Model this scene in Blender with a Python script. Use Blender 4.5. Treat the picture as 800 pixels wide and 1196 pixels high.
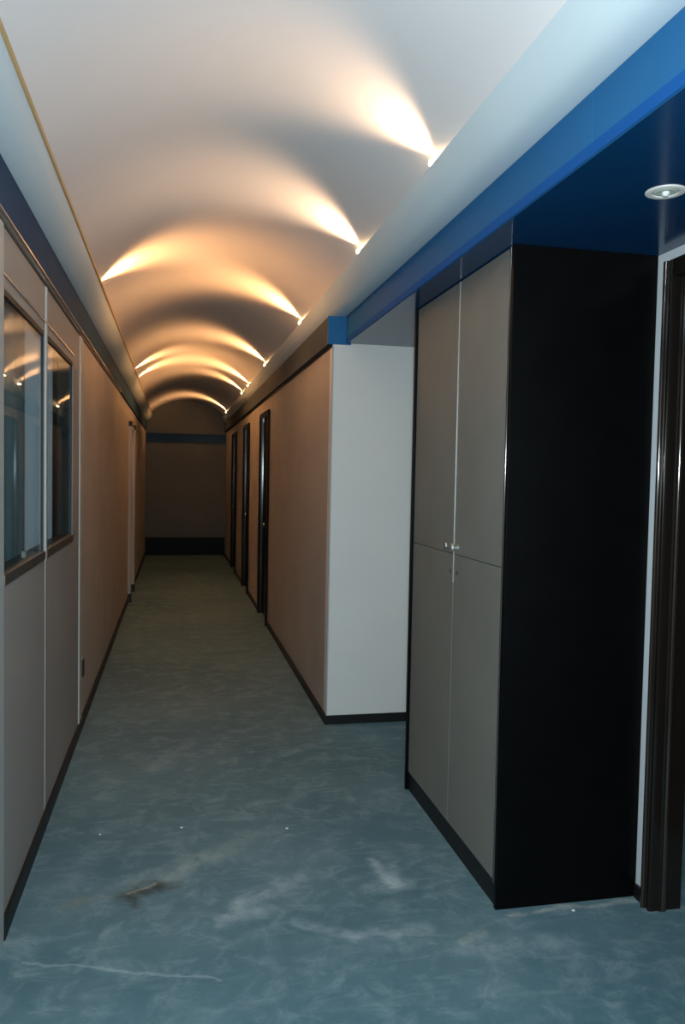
import bpy, bmesh, math, random
from mathutils import Matrix, Vector
S = bpy.context.scene
C = S.collection
for o in list(bpy.data.objects): bpy.data.objects.remove(o)

# ------------------------------------------------------------------ camera
CAM_H = 1.55
yaw, pitch, roll = math.radians(11.99), math.radians(2.56), math.radians(-1.1)
F = Vector((math.sin(yaw)*math.cos(pitch), math.cos(yaw)*math.cos(pitch), -math.sin(pitch)))
Rt = Vector((math.cos(yaw), -math.sin(yaw), 0)); U = Rt.cross(F)
r = Rt*math.cos(roll) - U*math.sin(roll); u = Rt*math.sin(roll) + U*math.cos(roll)
cd = bpy.data.cameras.new('camera'); cam = bpy.data.objects.new('camera', cd); C.objects.link(cam)
cd.sensor_fit = 'VERTICAL'; cd.sensor_height = 36; cd.lens = 922/1196*36; cd.clip_start = .02
cam.matrix_world = Matrix(((r.x, u.x, -F.x, 0), (r.y, u.y, -F.y, 0), (r.z, u.z, -F.z, CAM_H), (0, 0, 0, 1)))
S.camera = cam

# ------------------------------------------------------------------ world, lights, exposure
S.view_settings.view_transform = 'Standard'; S.view_settings.look = 'None'
S.view_settings.gamma = 1; S.view_settings.use_curve_mapping = False
S.view_settings.exposure = 0.0
w = bpy.data.worlds.new('world'); S.world = w; w.use_nodes = True
w.node_tree.nodes['Background'].inputs[0].default_value = (.45, .62, .8, 1)
w.node_tree.nodes['Background'].inputs[1].default_value = .10

def light(name, typ, loc, energy, color, size=.05, aim=None, **k):
    l = bpy.data.lights.new(name, typ); l.energy = energy; l.color = color
    if typ == 'AREA': l.shape = 'DISK'; l.size = size
    else: l.shadow_soft_size = size
    for a, b in k.items(): setattr(l, a, b)
    o = bpy.data.objects.new(name, l); C.objects.link(o); o.location = loc
    if aim is not None:
        o.rotation_euler = (Vector(aim) - Vector(loc)).to_track_quat('-Z', 'Y').to_euler()
    return o
# the photographer's flash, just above the lens
light('flash', 'AREA', (.0, -.02, 1.67), 84, (.82, .95, 1.0), .09, aim=(.75, 4, 1.72))

# measured lines of the corridor
XL, XW, XC, XK = -.546, .939, 1.147, 1.704
YN, YE = -1.2, 15.3
ZS = 2.371
CX = .2145                                   # centre line of the vault
GROUND = 0.0

# ------------------------------------------------------------------ materials
def mat(name, col, rough=.6, spec=.5, metal=0, noise=0, nscale=6, col2=None, bump=0, bscale=200, coat=0):
    m = bpy.data.materials.new(name); m.use_nodes = True; nt = m.node_tree; b = nt.nodes['Principled BSDF']
    b.inputs['Base Color'].default_value = (*col, 1); b.inputs['Roughness'].default_value = rough
    b.inputs['Metallic'].default_value = metal; b.inputs['Specular IOR Level'].default_value = spec
    b.inputs['Coat Weight'].default_value = coat; b.inputs['Coat Roughness'].default_value = .08
    tc = nt.nodes.new('ShaderNodeTexCoord')
    if noise:
        n = nt.nodes.new('ShaderNodeTexNoise'); n.inputs['Scale'].default_value = nscale; n.inputs['Detail'].default_value = 6
        nt.links.new(tc.outputs['Object'], n.inputs['Vector'])
        rp = nt.nodes.new('ShaderNodeValToRGB'); rp.color_ramp.elements[0].position = .35; rp.color_ramp.elements[1].position = .7
        c2 = col2 or tuple(c*(1-noise) for c in col)
        rp.color_ramp.elements[0].color = (*c2, 1); rp.color_ramp.elements[1].color = (*col, 1)
        nt.links.new(n.outputs[0], rp.inputs[0]); nt.links.new(rp.outputs[0], b.inputs['Base Color'])
    if bump:
        n2 = nt.nodes.new('ShaderNodeTexNoise'); n2.inputs['Scale'].default_value = bscale; n2.inputs['Detail'].default_value = 3
        nt.links.new(tc.outputs['Object'], n2.inputs['Vector'])
        bp = nt.nodes.new('ShaderNodeBump'); bp.inputs['Strength'].default_value = bump; bp.inputs['Distance'].default_value = .002
        nt.links.new(n2.outputs[0], bp.inputs['Height']); nt.links.new(bp.outputs[0], b.inputs['Normal'])
    return m
def emit(name, col, s):
    m = mat(name, (.9, .85, .75), .2); b = m.node_tree.nodes['Principled BSDF']
    b.inputs['Emission Color'].default_value = (*col, 1); b.inputs['Emission Strength'].default_value = s; return m

M_vault = mat('vault_paint', (.76, .745, .75), .42, .4, noise=.04, nscale=1.5)
M_cornice = mat('cornice_paint', (.56, .66, .71), .5, .3, noise=.05, nscale=2)
M_wall = mat('cream_panel', (.44, .395, .35), .6, .3, noise=.12, nscale=2.2, bump=.15, bscale=60)
M_panel = mat('grey_panel', (.31, .29, .27), .55, .35, noise=.06, nscale=3, bump=.1, bscale=60)
M_white = mat('white_wall', (.72, .73, .71), .65, .3, noise=.03, nscale=3)
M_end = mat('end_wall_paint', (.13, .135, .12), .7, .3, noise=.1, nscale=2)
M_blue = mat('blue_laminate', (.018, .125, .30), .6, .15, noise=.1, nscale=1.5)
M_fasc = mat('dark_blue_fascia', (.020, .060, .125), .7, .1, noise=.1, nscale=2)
M_edge = mat('bright_blue_edging', (.008, .085, .30), .7, .1)
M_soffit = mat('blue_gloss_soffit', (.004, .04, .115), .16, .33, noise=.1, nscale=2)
M_black = mat('black_laminate', (.0022, .0024, .0026), .4, .10, noise=.3, nscale=9)
M_skirt = mat('black_skirting', (.006, .0065, .007), .5, .35)
M_door = mat('cabinet_grey_veneer', (.19, .19, .17), .5, .4, noise=.09, nscale=4, bump=.12, bscale=250)
M_alu = mat('aluminium_trim', (.62, .63, .62), .33, .5, metal=.8)
M_post = mat('pale_partition_post', (.40, .42, .41), .45, .5)
M_darkrail = mat('dark_bronze_rail', (.10, .09, .075), .35, .5, metal=.4)
M_bronze = mat('bronze_strip', (.50, .42, .36), .2, .5, metal=.7)
M_chrome = mat('polished_metal', (.8, .8, .78), .18, .5, metal=1)
M_brown = mat('dark_brown_gloss_frame', (.010, .0075, .006), .14, .4)
M_jamb = mat('white_jamb_paint', (.6, .65, .68), .5, .3)
M_dark = mat('dark_void', (.015, .015, .015), .8, .2)
M_office = mat('office_wall', (.10, .11, .115), .8, .2)
M_plastic = mat('pale_plastic', (.55, .54, .5), .4, .4)
M_ceramic = mat('white_ceramic', (.75, .74, .7), .4, .4)
M_plaster = mat('plaster_crumb', (.8, .82, .8), .8, .2)
M_lit = emit('lit_halogen_glass', (1, .62, .30), 60)
M_unlit = mat('frosted_bulb_glass', (.8, .82, .82), .25, .5)
M_reflector = mat('faceted_reflector', (.50, .56, .50), .4, .5)

gl = bpy.data.materials.new('window_glass'); gl.use_nodes = True; nt = gl.node_tree
nt.nodes.remove(nt.nodes['Principled BSDF']); out = nt.nodes['Material Output']
tr = nt.nodes.new('ShaderNodeBsdfTransparent'); tr.inputs[0].default_value = (.8, .86, .88, 1)
gs = nt.nodes.new('ShaderNodeBsdfGlossy'); gs.inputs['Roughness'].default_value = .02; gs.inputs[0].default_value = (.9, .95, 1, 1)
lw_ = nt.nodes.new('ShaderNodeLayerWeight'); lw_.inputs['Blend'].default_value = .5
pw = nt.nodes.new('ShaderNodeMath'); pw.operation = 'POWER'; nt.links.new(lw_.outputs['Facing'], pw.inputs[0]); pw.inputs[1].default_value = 6
ml = nt.nodes.new('ShaderNodeMath'); ml.operation = 'MULTIPLY_ADD'; nt.links.new(pw.outputs[0], ml.inputs[0]); ml.inputs[1].default_value = .58; ml.inputs[2].default_value = .04
mx = nt.nodes.new('ShaderNodeMixShader')
nt.links.new(ml.outputs[0], mx.inputs[0]); nt.links.new(tr.outputs[0], mx.inputs[1]); nt.links.new(gs.outputs[0], mx.inputs[2]); nt.links.new(mx.outputs[0], out.inputs[0])
M_glass = gl

# floor: worn blue sheet with dust clouds, scuffs and pale smears of their own shapes
def floor_material():
    m = bpy.data.materials.new('worn_blue_floor'); m.use_nodes = True; nt = m.node_tree; N = nt.nodes; L = nt.links
    b = N['Principled BSDF']; tc = N.new('ShaderNodeTexCoord')
    def math_(op, a, c=None, clamp=False):
        n = N.new('ShaderNodeMath'); n.operation = op; n.use_clamp = clamp
        for i, v in enumerate((a, c)):
            if v is None: continue
            if isinstance(v, (int, float)): n.inputs[i].default_value = v
            else: L.new(v, n.inputs[i])
        return n.outputs[0]
    def noise(scale, detail=6, rough=.6, vec=None, dist=0):
        n = N.new('ShaderNodeTexNoise'); n.inputs['Scale'].default_value = scale; n.inputs['Detail'].default_value = detail
        n.inputs['Roughness'].default_value = rough; n.inputs['Distortion'].default_value = dist
        L.new(vec or tc.outputs['Object'], n.inputs['Vector']); return n
    def mapr(v, a, c, d=0., e=1.):
        n = N.new('ShaderNodeMapRange'); n.inputs[1].default_value = a; n.inputs[2].default_value = c
        n.inputs[3].default_value = d; n.inputs[4].default_value = e; n.interpolation_type = 'SMOOTHSTEP'; L.new(v, n.inputs[0]); return n.outputs[0]
    def mix(fac, a, c):
        n = N.new('ShaderNodeMix'); n.data_type = 'RGBA'
        if isinstance(fac, float): n.inputs[0].default_value = fac
        else: L.new(fac, n.inputs[0])
        for i, v in ((6, a), (7, c)):
            if isinstance(v, tuple): n.inputs[i].default_value = (*v, 1)
            else: L.new(v, n.inputs[i])
        return n.outputs[2]
    big = noise(.9, 5); mid = noise(7.5, 9, .7, dist=.5); fine = noise(38, 5, .7)
    col = mix(mapr(big.outputs[0], .35, .65), (.070, .150, .185), (.112, .200, .235))
    col = mix(math_('MULTIPLY', mapr(mid.outputs[0], .44, .74), .6), col, (.25, .35, .38))
    col = mix(math_('MULTIPLY', mapr(fine.outputs[0], .5, .75), .22), col, (.045, .09, .11))
    # stretched wipe marks
    mp = N.new('ShaderNodeMapping'); mp.inputs['Scale'].default_value = (2.0, 7, 1); mp.inputs['Rotation'].default_value = (0, 0, .35)
    L.new(tc.outputs['Object'], mp.inputs[0]); wp = noise(2.6, 7, .6, mp.outputs[0], .8)
    col = mix(math_('MULTIPLY', mapr(wp.outputs[0], .5, .78), .38), col, (.27, .35, .37))
    # warped coordinates for placed marks
    wn = noise(7, 4); vs = N.new('ShaderNodeVectorMath'); vs.operation = 'SUBTRACT'; L.new(wn.outputs[1], vs.inputs[0]); vs.inputs[1].default_value = (.5, .5, .5)
    sc = N.new('ShaderNodeVectorMath'); sc.operation = 'SCALE'; L.new(vs.outputs[0], sc.inputs[0]); sc.inputs['Scale'].default_value = .09
    ad = N.new('ShaderNodeVectorMath'); L.new(tc.outputs['Object'], ad.inputs[0]); L.new(sc.outputs[0], ad.inputs[1])
    sx = N.new('ShaderNodeSeparateXYZ'); L.new(ad.outputs[0], sx.inputs[0]); px, py = sx.outputs[0], sx.outputs[1]
    tx = mapr(noise(14, 6, .7).outputs[0], .25, .70)
    def mark(x0, y0, x1, y1, wd, colour, amt, textured=True):
        nonlocal col
        dx, dy = x1-x0, y1-y0; l2 = dx*dx+dy*dy
        ax = math_('SUBTRACT', px, x0); ay = math_('SUBTRACT', py, y0)
        t = math_('DIVIDE', math_('ADD', math_('MULTIPLY', ax, dx), math_('MULTIPLY', ay, dy)), l2, True)
        ex = math_('SUBTRACT', ax, math_('MULTIPLY', t, dx)); ey = math_('SUBTRACT', ay, math_('MULTIPLY', t, dy))
        d = math_('SQRT', math_('ADD', math_('MULTIPLY', ex, ex), math_('MULTIPLY', ey, ey)))
        f = math_('MULTIPLY', mapr(d, wd*.1, wd*1.25, 1., 0.), amt*.62)
        if textured: f = math_('MULTIPLY', f, tx)
        col = mix(f, col, colour)
    pale = (.42, .50, .52)
    for a in MARKS: mark(*a)
    L.new(col, b.inputs['Base Color'])
    rr = N.new('ShaderNodeMapRange'); rr.inputs[3].default_value = .55; rr.inputs[4].default_value = .8; L.new(mid.outputs[0], rr.inputs[0]); L.new(rr.outputs[0], b.inputs['Roughness'])
    b.inputs['Specular IOR Level'].default_value = .3
    bp = N.new('ShaderNodeBump'); bp.inputs['Strength'].default_value = .25; bp.inputs['Distance'].default_value = .003; L.new(fine.outputs[0], bp.inputs['Height']); L.new(bp.outputs[0], b.inputs['Normal'])
    return m
PALE = (.46, .55, .58); BROWN = (.035, .03, .022); TAN = (.28, .27, .2)
MARKS = [
    (-.20, 2.96, .13, 3.16, .09, (.30, .38, .38), .7), (.0, 3.02, .35, 3.35, .07, (.30, .38, .38), .6),
    (-.16, 2.93, -.06, 2.99, .06, BROWN, 1.4), (-.09, 2.95, .01, 2.98, .045, BROWN, 1.4), (-.13, 2.86, -.13, 2.96, .03, BROWN, 1.3),
    (-.15, 2.93, -.05, 3.0, .012, (.35, .33, .27), .9, False),
    (-.35, 2.91, -.27, 2.93, .05, TAN, .6),
    (.74, 2.82, .85, 2.84, .055, PALE, .9), (.83, 2.84, .79, 3.03, .035, PALE, .9), (.85, 2.88, .86, 2.96, .03, PALE, .8),
    (.24, 2.80, .48, 2.94, .06, PALE, .6), (.18, 2.70, .33, 2.74, .05, PALE, .7), (.22, 2.72, .25, 2.82, .04, PALE, .5),
    (.42, 2.66, .62, 2.52, .035, PALE, .55), (.62, 2.52, .85, 2.54, .05, PALE, .5),
    (-.46, 2.58, .15, 2.38, .009, PALE, .42, False), (-.20, 2.72, -.28, 2.5, .02, (.3, .38, .38), .6),
    (.95, 2.40, 1.3, 2.36, .07, PALE, .4), (1.18, 2.565, 1.68, 2.575, .018, (.5, .5, .45), 1.2), (1.70, 2.50, 1.82, 2.48, .03, (.55, .6, .58), .8),
    (.6, 4.3, .9, 4.5, .05, PALE, .4), (-.1, 4.2, .1, 4.6, .06, PALE, .3), (.95, 2.44, 1.05, 2.46, .03, (.5, .52, .46), .6),
]
M_floor = floor_material()

# ------------------------------------------------------------------ mesh helpers
def box(bm, x0, x1, y0, y1, z0, z1, bev=0):
    v = bmesh.ops.create_cube(bm, size=1)['verts']
    for p in v:
        p.co = Vector(((x0+x1)/2 + p.co.x*(x1-x0), (y0+y1)/2 + p.co.y*(y1-y0), (z0+z1)/2 + p.co.z*(z1-z0)))
    if bev:
        e = list({e for p in v for e in p.link_edges}); bmesh.ops.bevel(bm, geom=e, offset=bev, segments=2, affect='EDGES', profile=.6)
def prism_y(bm, prof, y0, y1):                # closed (x,z) profile run along the corridor
    a = [bm.verts.new((x, y0, z)) for x, z in prof]; b = [bm.verts.new((x, y1, z)) for x, z in prof]
    n = len(prof); bm.faces.new(a); bm.faces.new(b[::-1])
    for i in range(n): bm.faces.new((a[i], b[i], b[(i+1) % n], a[(i+1) % n]))
    bmesh.ops.recalc_face_normals(bm, faces=bm.faces)
def prism_z(bm, prof, z0, z1):
    a = [bm.verts.new((x, y, z0)) for x, y in prof]; b = [bm.verts.new((x, y, z1)) for x, y in prof]
    n = len(prof); bm.faces.new(a); bm.faces.new(b[::-1])
    for i in range(n): bm.faces.new((a[i], b[i], b[(i+1) % n], a[(i+1) % n]))
    bmesh.ops.recalc_face_normals(bm, faces=bm.faces)
def lathe(bm, prof, c=(0, 0, 0), axis='Z', n=32):   # profile of (radius, height)
    rings = []
    for rad, hh in prof:
        ring = []
        for i in range(n):
            a = 2*math.pi*i/n; x, y, z = rad*math.cos(a), rad*math.sin(a), hh
            if axis == 'X': x, y, z = hh, x, y
            ring.append(bm.verts.new((c[0]+x, c[1]+y, c[2]+z)))
        rings.append(ring)
    for q in range(len(rings)-1):
        for i in range(n): bm.faces.new((rings[q][i], rings[q][(i+1) % n], rings[q+1][(i+1) % n], rings[q+1][i]))
    bm.faces.new(rings[0]); bm.faces.new(rings[-1][::-1])
    bmesh.ops.recalc_face_normals(bm, faces=bm.faces)
def obj(name, bm, m, parent=None, smooth=False):
    me = bpy.data.meshes.new(name); bm.to_mesh(me); bm.free(); me.materials.append(m)
    if smooth:
        for p in me.polygons: p.use_smooth = True
        me.set_sharp_from_angle(angle=math.radians(35))
    o = bpy.data.objects.new(name, me); C.objects.link(o)
    if parent: o.parent = parent; o.matrix_parent_inverse = Matrix.Translation(parent.location).inverted()
    return o
def boxes(name, m, *bs, parent=None, bev=0):
    bm = bmesh.new()
    for q in bs: box(bm, *q, bev)
    return obj(name, bm, m, parent)
def struct(o): o['kind'] = 'structure'; return o
def thing(name, label, cat, loc, group=None):
    o = bpy.data.objects.new(name, None); C.objects.link(o); o.location = loc; o.empty_display_size = .1
    return tag(o, label, cat, group)
def tag(o, label, cat, group=None):
    o['label'] = label; o['category'] = cat
    if group: o['group'] = group
    return o

# ------------------------------------------------------------------ structure
struct(boxes('floor', M_floor, (-3.2, 4.2, YN, YE+.3, -.06, 0)))
# vault
bm = bmesh.new(); R = 1.0; zc = 2.95-R; a0 = math.asin(.76/R); K = 48; prof = []
for i in range(K+1):
    a = -a0 + 2*a0*i/K; prof.append((CX+R*math.sin(a), zc+R*math.cos(a)))
for i in range(K, -1, -1):
    a = -a0 + 2*a0*i/K; prof.append((CX+(R+.03)*math.sin(a), zc+(R+.03)*math.cos(a)))
ys = [YN, YE]
for y in (0,):
    a_ = [bm.verts.new((x, YN, z)) for x, z in prof]; b_ = [bm.verts.new((x, YE, z)) for x, z in prof]; n = len(prof)
    for i in range(n): bm.faces.new((a_[i], b_[i], b_[(i+1) % n], a_[(i+1) % n]))
    for i in range(K): 
        bm.faces.new((a_[i], a_[i+1], a_[n-2-i], a_[n-1-i])); bm.faces.new((b_[i+1], b_[i], b_[n-1-i], b_[n-2-i]))
bmesh.ops.recalc_face_normals(bm, faces=bm.faces)
struct(obj('ceiling', bm, M_vault, smooth=True))
# cornices (light coves) under the vault
bm = bmesh.new(); prism_y(bm, [(-.546, 2.53), (-.520, 2.535), (-.478, 2.562), (-.448, 2.60), (-.432, 2.64), (-.446, 2.644), (-.47, 2.61), (-.50, 2.59), (-.546, 2.585)], YN, YE)
struct(obj('trim_1', bm, M_cornice, smooth=True))
bm = bmesh.new(); prism_y(bm, [(1.03, 2.536), (.955, 2.528), (.915, 2.548), (.88, 2.595), (.861, 2.64), (.875, 2.644), (.90, 2.61), (.93, 2.59), (1.03, 2.585)], YN, YE)
struct(obj('trim_2', bm, M_cornice, smooth=True))
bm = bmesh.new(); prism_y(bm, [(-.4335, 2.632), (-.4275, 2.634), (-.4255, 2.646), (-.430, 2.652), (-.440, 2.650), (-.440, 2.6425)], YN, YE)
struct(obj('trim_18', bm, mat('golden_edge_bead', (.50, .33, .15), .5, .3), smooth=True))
# fascias under the cornices
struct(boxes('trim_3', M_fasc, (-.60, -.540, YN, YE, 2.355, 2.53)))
struct(boxes('trim_4', M_blue, (1.02, 1.028, YN, 1.858, 2.371, 2.534), (1.02, 1.028, 1.862, 4.79, 2.371, 2.534)))
struct(boxes('trim_16', M_edge, (1.018, 1.0205, YN, 4.79, 2.3705, 2.402),))
struct(boxes('trim_5', mat('grey_fascia', (.055, .068, .080), .7, .1), (.907, 1.05, 4.80, YE, 2.362, 2.527)))
struct(boxes('trim_19', M_blue, (.905, 1.05, 4.785, 4.80, 2.360, 2.529)))
# blue soffit of the right hand bay
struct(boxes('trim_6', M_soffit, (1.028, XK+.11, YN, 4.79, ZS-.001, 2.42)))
# left wall: partition with two glazed openings
WY = [(2.735, 3.56), (3.605, 4.50)]; W0, W1 = 1.175, 2.145
lw = [(-.562, XL, YN, 4.86, 0, W0), (-.562, XL, YN, 4.86, W1, 2.33), (-.562, XL, YN, 2.735, W0, W1), (-.562, XL, 3.56, 3.605, W0, W1), (-.562, XL, 4.50, 4.86, W0, W1)]
struct(boxes('wall_left', M_panel, *lw))
struct(boxes('wall_left_far', M_wall, (-.562, XL, 4.86, 9.75, 0, 2.33), (-.64, XL, 10.6, YE, 0, 2.33), (-.64, XL, 9.75, 10.6, 2.12, 2.33)))
struct(boxes('trim_7', M_skirt, (-.60, XL-.012, YN, YE, 2.33, 2.36)))            # shadow gap
bm = bmesh.new(); prism_y(bm, [(-.562, 2.345), (-.535, 2.345), (-.526, 2.350), (-.526, 2.356), (-.532, 2.360), (-.562, 2.360)], YN, 8.2)
struct(obj('trim_8', bm, M_bronze, smooth=True))
M_post2 = mat('beige_partition_post', (.44, .43, .39), .5, .3)
for i, (a, b2, wx, mm, z0, z1) in enumerate([(2.36, 2.705, .008, M_post, 0, 2.329), (3.566, 3.598, .006, M_post, 1.165, 2.329), (4.79, 4.92, .008, M_post2, .07, 2.329), (3.578, 3.586, .002, M_post2, .07, 1.165)]):
    struct(boxes('trim_%d' % (9+i if i < 3 else 17), mm, (XL-.002, XL+wx, a, b2, z0, z1), bev=.0008))
struct(boxes('baseboard_left', M_skirt, (XL-.001, XL+.012, 2.7055, 9.70, 0, .07), (XL-.001, XL+.007, YN, 2.36, 0, .07), (XL-.001, XL+.012, 10.65, YE, 0, .07)))
# left windows
for n, (ya, yb) in enumerate(WY):
    e = bpy.data.objects.new('window_%d' % (n+1), None); C.objects.link(e); e.location = (XL, (ya+yb)/2, W0); struct(e)
    f_ = .009
    boxes('window_frame', M_panel, (-.562, XL+.001, ya, ya+f_, W0, W1), (-.562, XL+.001, yb-f_, yb, W0, W1), (-.562, XL+.001, ya, yb, W1-f_, W1), parent=e, bev=.0005)
    boxes('window_sill', M_darkrail, (-.62, XL+.006, ya, yb, W0-.004, W0+.034), parent=e, bev=.003)
    boxes('gasket', M_skirt, (-.562, XL-.001, ya+f_, yb-f_, W1-f_-.018, W1-f_), (-.560, XL-.002, ya+f_, ya+f_+.006, W0+.034, W1-f_), (-.560, XL-.002, yb-f_-.006, yb-f_, W0+.034, W1-f_), parent=e)
    boxes('window_bead', M_bronze, (XL-.001, XL+.006, ya-.02, yb+.02, W1+.03, W1+.037), parent=e)
    boxes('pane', M_glass, (-.557, -.553, ya+f_, yb-f_, W0+.034, W1-f_-.004), parent=e)
# office behind the glass
struct(boxes('wall_office', M_office, (-3.2, -3.1, YN, 7, 0, 2.6), (-3.1, -.5625, 6.9, 7, 0, 2.6), (-3.1, -.64, YN, YN+.1, 0, 2.6), (-3.2, -.562, YN, 7, 2.6, 2.66), (-.64, -.60, YN, 7, 2.53, 2.6)))
def curtain(name, m, label, x, y0, y1, amp, z0, z1):
    n = 60; bm = bmesh.new(); pr = []
    for i in range(n+1):
        t = i/n; pr.append((x + amp*math.sin(t*math.pi*2*max(2, round((y1-y0)/.085))) + .3*amp*math.sin(t*17), y0+(y1-y0)*t))
    back = [(a-.004, b2) for a, b2 in reversed(pr)]
    prism_z(bm, pr+back, z0, z1)
    return tag(obj(name, bm, m, None, True), label, 'curtain')
curtain('curtain', mat('grey_curtain_cloth', (.22, .26, .26), .9, .1), 'dull grey curtain behind the left part of the nearer window', -.68, 3.44, 3.76, .022, .55, 2.42)
curtain('curtain', mat('white_curtain_cloth', (.90, .93, .95), .9, .1), 'bright white curtain behind the right part of the nearer window', -.68, 3.90, 4.40, .045, .55, 2.42)
curtain('curtain', mat('grey_green_curtain_cloth', (.20, .25, .24), .9, .1), 'grey-green curtain behind the farther window', -.68, 4.96, 5.62, .024, .55, 2.42)
tag(boxes('curtain_rail', M_alu, (-.695, -.665, 3.2, 6.2, 2.42, 2.445)), 'thin metal curtain rail above the windows inside the left room', 'rail')
# right wall, near, with the doorway
struct(boxes('wall_right', M_jamb, (XK, XK+.10, YN, 1.55, 0, ZS), (XK, XK+.10, 1.55, 2.51, 2.29, ZS), (XK, XK+.10, 2.51, 4.79, 0, ZS)))
struct(boxes('wall_right_room', M_office, (4.1, 4.2, YN, 6, 0, 2.6), (XK+.10, 4.1, 5.9, 6, 0, 2.6), (XK+.10, 4.1, YN, YN+.1, 0, 2.6), (XK+.10, 4.2, YN, 6, 2.6, 2.66)))
struct(boxes('baseboard_right', M_skirt, (XK-.012, XK+.001, 2.50, 2.594, 0, .05), (XK-.012, XK+.001, YN, 1.56, 0, .05)))
# dark doorway frame, rounded architrave
e = bpy.data.objects.new('door_1', None); C.objects.link(e); e.location = (XK, 2.03, 0); struct(e)
def frame_post(bm, y_in, y_out, s):
    # rounded casing at wall face plus lining through the wall; s=+1 lining faces -y
    pr = [(XK+.001, y_out), (XK-.010, y_out), (XK-.020, y_out-s*.006), (XK-.024, y_out-s*.016), (XK-.020, y_out-s*.026), (XK-.012, y_out-s*.032),
          (XK-.016, y_out-s*.040), (XK-.016, y_out-s*.050), (XK-.008, y_in), (XK+.02, y_in), (XK+.024, y_in-s*.006), (XK+.05, y_in-s*.006), (XK+.054, y_in), (XK+.112, y_in), (XK+.112, y_in+s*.02), (XK+.001, y_in+s*.02)]
    prism_z(bm, pr, 0, 2.33)
bm = bmesh.new(); frame_post(bm, 2.49, 2.545, 1); obj('door_jamb', bm, M_brown, e, True)
bm = bmesh.new(); frame_post(bm, 1.57, 1.515, -1); obj('door_jamb', bm, M_brown, e, True)
boxes('door_head', M_brown, (XK-.018, XK+.112, 1.57, 2.49, 2.27, 2.33), parent=e, bev=.004)
def bead(x, y, rad, z0, z1, m, parent, name):
    bm = bmesh.new(); prism_z(bm, [(x+rad*math.cos(2*math.pi*i/20), y+rad*math.sin(2*math.pi*i/20)) for i in range(20)], z0, z1)
    return obj(name, bm, m, parent, True)
M_bead = mat('brown_glint_bead', (.02, .014, .01), .1, .6, coat=1)
bead(XK-.021, 2.522, .008, .002, 2.325, M_bead, e, 'door_bead'); bead(XK+.037, 2.486, .009, .002, 2.269, M_bead, e, 'door_bead')  # round glossy beads added on the frame to catch the flash as upright glints
# niche wall facing the camera and right wall of the far corridor
D = [(8.06, 8.86), (10.25, 11.05), (12.45, 13.3)]
struct(boxes('wall_niche', M_white, (XW, XK, 4.79, 4.89, 0, 2.3695)))
segs = []; y = 4.8905
for a, b2 in D: segs += [(XW, XW+.1, y, a, 0, 2.355), (XW, XW+.1, a, b2, 2.2, 2.355)]; y = b2
segs.append((XW, XW+.1, y, YE, 0, 2.355)); struct(boxes('wall_right_far', M_wall, *segs))
struct(boxes('trim_12', M_skirt, (XW-.006, XW+.02, 4.80, YE, 2.345, 2.362)))
struct(boxes('trim_13', M_post, (XW-.004, XW+.004, 4.786, 4.794, .055, 2.355)))
struct(boxes('baseboard_niche', M_skirt, (XW-.012, XK, 4.778, 4.791, 0, .055)))
bb = []; y = 4.79
for a, b2 in D: bb.append((XW-.012, XW+.001, y, a-.05, 0, .055)); y = b2+.05
bb.append((XW-.012, XW+.001, y, YE, 0, .055)); struct(boxes('baseboard_right_far', M_skirt, *bb))
for n, (a, b2) in enumerate(D):
    e = bpy.data.objects.new('door_%d' % (n+2), None); C.objects.link(e); e.location = (XW, (a+b2)/2, 0); struct(e)
    boxes('door_leaf', M_brown, (XW+.02, XW+.06, a+.04, b2-.04, .008, 2.16), parent=e, bev=.003)
    for yy, s in ((a, 1), (b2, -1)):
        bm = bmesh.new(); pr = [(XW+.07, yy+s*.04), (XW+.07, yy), (XW-.0, yy-s*.002)]
        for q in range(9):
            t = math.pi*q/8; pr.append((XW-.004-.022*math.sin(t), yy+s*(.0-.035+.075*(1-math.cos(t))/2)))
        pr = [(XW+.07, yy+s*.04), (XW+.07, yy+s*.001), (XW-.0005, yy+s*.001)] + pr[3:]
        prism_z(bm, pr, 0, 2.2); obj('door_jamb', bm, M_brown, e, True)
    boxes('door_head', M_brown, (XW-.022, XW+.07, a+.001, b2-.001, 2.16, 2.225), parent=e, bev=.006)
    bm = bmesh.new(); lathe(bm, [(.024, 0), (.024, -.006), (.009, -.008), (.009, -.035), (.022, -.042), (.026, -.055), (.018, -.066)], (XW+.02, a+.11, 1.03), 'X', 20); obj('door_knob', bm, M_chrome, e, True)
# pale door on the far left
e = bpy.data.objects.new('door_5', None); C.objects.link(e); e.location = (XL, 10.17, 0); struct(e)
boxes('door_leaf', M_wall, (XL-.06, XL-.02, 9.79, 10.56, .008, 2.08), parent=e)
for a, b2 in ((9.70, 9.79), (10.56, 10.65)):
    boxes('door_jamb', M_wall, (XL-.03, XL+.035, a, b2, .10, 2.10), parent=e, bev=.004)
    boxes('plinth_block', M_skirt, (XL-.03, XL+.045, a-.005, b2+.005, 0, .10), parent=e, bev=.003)
    boxes('corner_block', M_skirt, (XL-.03, XL+.040, a-.003, b2+.003, 2.10, 2.16), parent=e, bev=.003)
boxes('door_head', M_wall, (XL-.03, XL+.02, 9.79, 10.56, 2.08, 2.12), parent=e)
# end wall
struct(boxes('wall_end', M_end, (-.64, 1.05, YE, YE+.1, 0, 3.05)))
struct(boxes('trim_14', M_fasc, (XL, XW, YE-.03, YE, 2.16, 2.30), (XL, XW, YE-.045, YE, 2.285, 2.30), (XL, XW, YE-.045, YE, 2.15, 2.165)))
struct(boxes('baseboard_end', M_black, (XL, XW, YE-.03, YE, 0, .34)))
struct(boxes('trim_15', M_end, (.58, .60, YE-.008, YE, .34, 2.15)))

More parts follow.
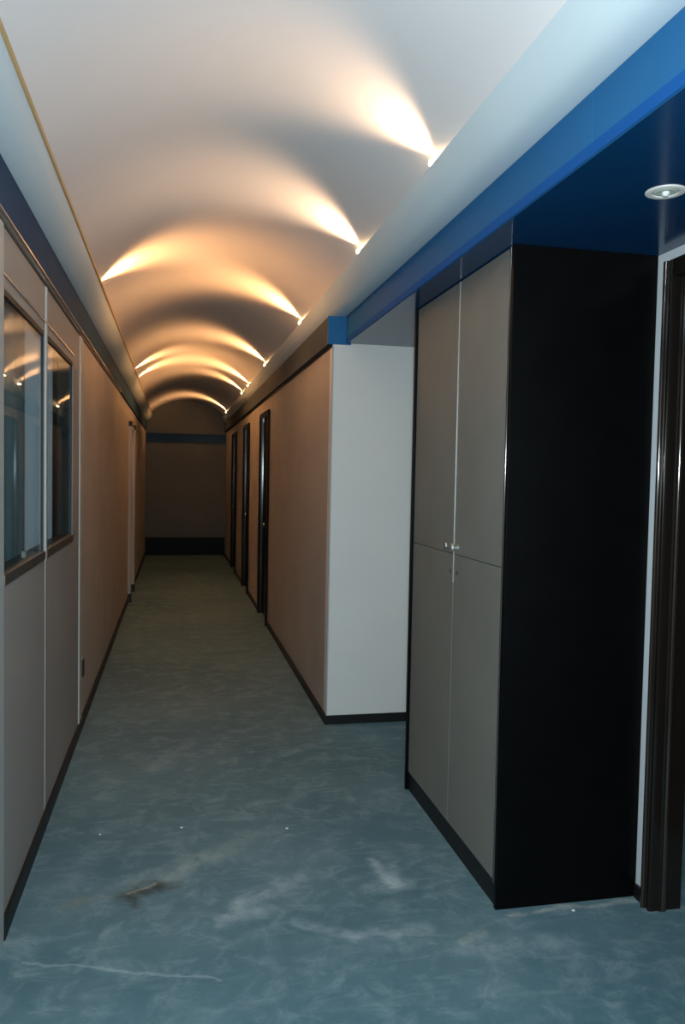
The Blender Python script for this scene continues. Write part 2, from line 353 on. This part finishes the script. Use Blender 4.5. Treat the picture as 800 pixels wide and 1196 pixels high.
# ------------------------------------------------------------------ tall built-in cupboard
cab = thing('tall_cabinet', 'tall built-in cupboard with grey doors and a black side, under the blue soffit', 'cupboard', ((XC+XK)/2, 3.165, 0))
Y0, Y1, YM, ZM = 2.598, 3.73, 3.135, 1.235
o = boxes('side_panel', M_black, (XC-.004, XK-.002, Y0, Y0+.020, 0, ZS-.001), parent=cab, bev=.001)
o = boxes('side_panel', M_black, (XC-.012, XK-.002, Y1-.020, Y1, 0, ZS-.001), parent=cab, bev=.001)
boxes('carcass', M_black, (XC+.022, XK-.002, Y0+.0205, Y1-.0205, .09, ZS-.002), parent=cab)
boxes('plinth', M_skirt, (XC+.004, XK-.05, Y0+.0205, Y1-.0205, 0, .088), parent=cab)
bead(XC-.003, Y0+.0235, .005, .09, ZS-.004, mat('dark_glint_edging', (.03, .03, .03), .12, .6, coat=1), cab, 'edge_glint_bead')  # glossy round bead added along the cupboard edge so the flash glints there
g_ = .003
for (a, b2) in ((Y0+.029, YM-g_/2), (YM+g_/2, Y1-.022)):
    for (z0, z1) in ((.092, ZM-g_/2), (ZM+g_/2, ZS-.006)):
        d = boxes('door', M_door, (XC, XC+.018, a, b2, z0, z1), parent=cab, bev=.0012)
        near = a < YM-.1; ky = YM-.045 if near else YM+.035
        up = z0 > 1
        kz = ZM+.030 if up else ZM-.075
        bm = bmesh.new()
        if up:
            lathe(bm, [(.013, 0), (.013, -.003), (.006, -.005), (.006, -.014), (.013, -.018), (.0155, -.024), (.012, -.030), (.005, -.031)], (XC, ky, kz), 'X', 24)
            k = obj('knob', bm, M_chrome if not near else M_alu, d, True)
        else:
            lathe(bm, [(.009, 0), (.009, -.002), (.0065, -.004)], (XC, ky, kz), 'X', 20); k = obj('lock', bm, M_darkrail, d, True)
        k.parent = d; k.matrix_parent_inverse = Matrix.Identity(4)
boxes('meeting_strip', M_alu, (XC-.003, XC+.001, YM-.0022, YM+.0022, ZM-.12, ZS-.007), parent=cab)

# ------------------------------------------------------------------ recessed downlight in the soffit
dl = thing('recessed_downlight', 'round white recessed spotlight in the blue soffit, unlit', 'downlight', (1.345, 2.03, ZS))
bm = bmesh.new(); n = 48
prs = [(.034, .0), (.036, -.004), (.048, -.006), (.055, -.003), (.056, .0)]
rings = [[bm.verts.new((1.345+q*math.cos(2*math.pi*i/n), 2.03+q*math.sin(2*math.pi*i/n), ZS+hh)) for i in range(n)] for q, hh in prs]
for q in range(len(rings)):
    for i in range(n): bm.faces.new((rings[q][i], rings[q][(i+1) % n], rings[(q+1) % 5][(i+1) % n], rings[(q+1) % 5][i]))
bmesh.ops.recalc_face_normals(bm, faces=bm.faces); obj('trim_ring', bm, M_ceramic, dl, True)
bm = bmesh.new(); lathe(bm, [(.034, -.0005), (.030, -.0035), (.022, -.0045), (.014, -.003)], (1.345, 2.03, ZS), n=24); obj('reflector', bm, M_reflector, dl)
bm = bmesh.new(); lathe(bm, [(.010, -.002), (.011, -.008), (.007, -.013), (.002, -.0145)], (1.345, 2.03, ZS), n=20); obj('bulb', bm, M_unlit, dl, True)

# ------------------------------------------------------------------ cove halogens
RIGHT = [(2.72, 5, 'lit halogen lamp on right cornice above the start of the grey cupboard'),
         (3.86, 7, 'lit halogen lamp on right cornice, second glow from the camera'),
         (5.75, 8, 'lit halogen lamp on right cornice just beyond the blue beam end'),
         (8.05, 8, 'lit halogen lamp on right cornice above the first dark brown door'),
         (9.96, 8, 'lit halogen lamp on right cornice short of the second dark door'),
         (10.9, 6, 'lit halogen lamp on right cornice above the second dark door'),
         (14.3, 8, 'lit halogen lamp on right cornice nearest the end wall')]
LEFT = [(5.0, 7, 'halogen glow on the left cornice, nearest of the left row'),
        (9.1, 6, 'halogen glow on the left cornice, middle of the left row'),
        (9.85, 6, 'halogen glow on the left cornice, farthest of the left row')]
def halogen(x, yy, s, power, label):
    # s = direction towards the corridor axis (-1 for the right hand cove)
    t = thing('halogen_lamp', label, 'lamp', (x-s*.02, yy, 2.618), 'halogen lamps hidden along the two cornices')
    bm = bmesh.new(); box(bm, x-s*.02-.010, x-s*.02+.010, yy-.014, yy+.014, 2.612, 2.630, .002); obj('base', bm, M_ceramic, t)
    bm = bmesh.new(); lathe(bm, [(.007, 0), (.007, .014), (.009, .018), (.009, .024)], (x-s*.012, yy, 2.630), n=16); obj('socket', bm, M_ceramic, t, True)
    bm = bmesh.new(); lathe(bm, [(.004, 0), (.0085, .004), (.0095, .012), (.008, .019), (.003, .023)], (x-s*.006, yy, 2.652), n=16); obj('bulb', bm, M_lit if power else M_unlit, t, True)
    if power:
        p = Vector((x+s*.010, yy, 2.672))
        sp = light('halogen_beam', 'SPOT', p, power*6.0*(.10 if yy < 3 else .22 if yy < 4 else 1), (1, .44, .15), .02, aim=p+Vector((s*.90, 0, .50)), spot_size=math.radians(125), spot_blend=1)
        sp.parent = t; sp.matrix_parent_inverse = Matrix.Translation(t.location).inverted()
        q = light('halogen_glow', 'SPOT', (x+s*.012, yy, 2.668), power*(3.0 if yy > 4 else 3.4), (1, .54, .22) if yy > 4 else (1, .68, .42), .03, aim=(x+s*.42, yy, 2.668+.40), spot_size=math.radians(105), spot_blend=.8)
        q.parent = t; q.matrix_parent_inverse = Matrix.Translation(t.location).inverted()
for yy, p, lb in RIGHT: halogen(.868, yy, -1, p, lb)
for yy, p, lb in LEFT: halogen(-.440, yy, 1, p, lb)

# ------------------------------------------------------------------ small things
so = thing('wall_socket', 'small dark wall socket low on the left wall past the windows', 'socket', (XL, 4.97, .36))
boxes('cover_plate', M_plastic, (XL, XL+.005, 4.93, 5.01, .30, .42), parent=so, bev=.002)
boxes('outlet', M_skirt, (XL+.005, XL+.014, 4.936, 5.004, .31, .41), parent=so, bev=.002)
tag(boxes('window_clip', M_ceramic, (-.585, -.570, 3.26, 3.29, W0+.034, W0+.060), bev=.003), 'small white clip standing on the dark sill behind the near window pane', 'clip')
random.seed(4)
for (x, yy, s, lb) in ((.041, 3.458, .006, 'white plaster crumb on the blue floor, left one of the pair in mid corridor'),
                       (.494, 3.374, .006, 'white plaster crumb on the floor, right one of the pair in mid corridor'),
                       (-.30, 3.45, .0045, 'tiny white plaster crumb on the floor nearest the left wall'),
                       (1.42, 2.545, .006, 'white plaster crumb on the floor in front of the black cupboard side')):
    bm = bmesh.new(); bmesh.ops.create_icosphere(bm, subdivisions=2, radius=s)
    for v in bm.verts: v.co *= random.uniform(.75, 1.2); v.co.z = max(v.co.z*.5, -s*.3) + s*.3; v.co.x += x; v.co.y += yy
    tag(obj('plaster_crumb', bm, M_plaster), lb, 'debris', 'plaster crumbs on the floor')
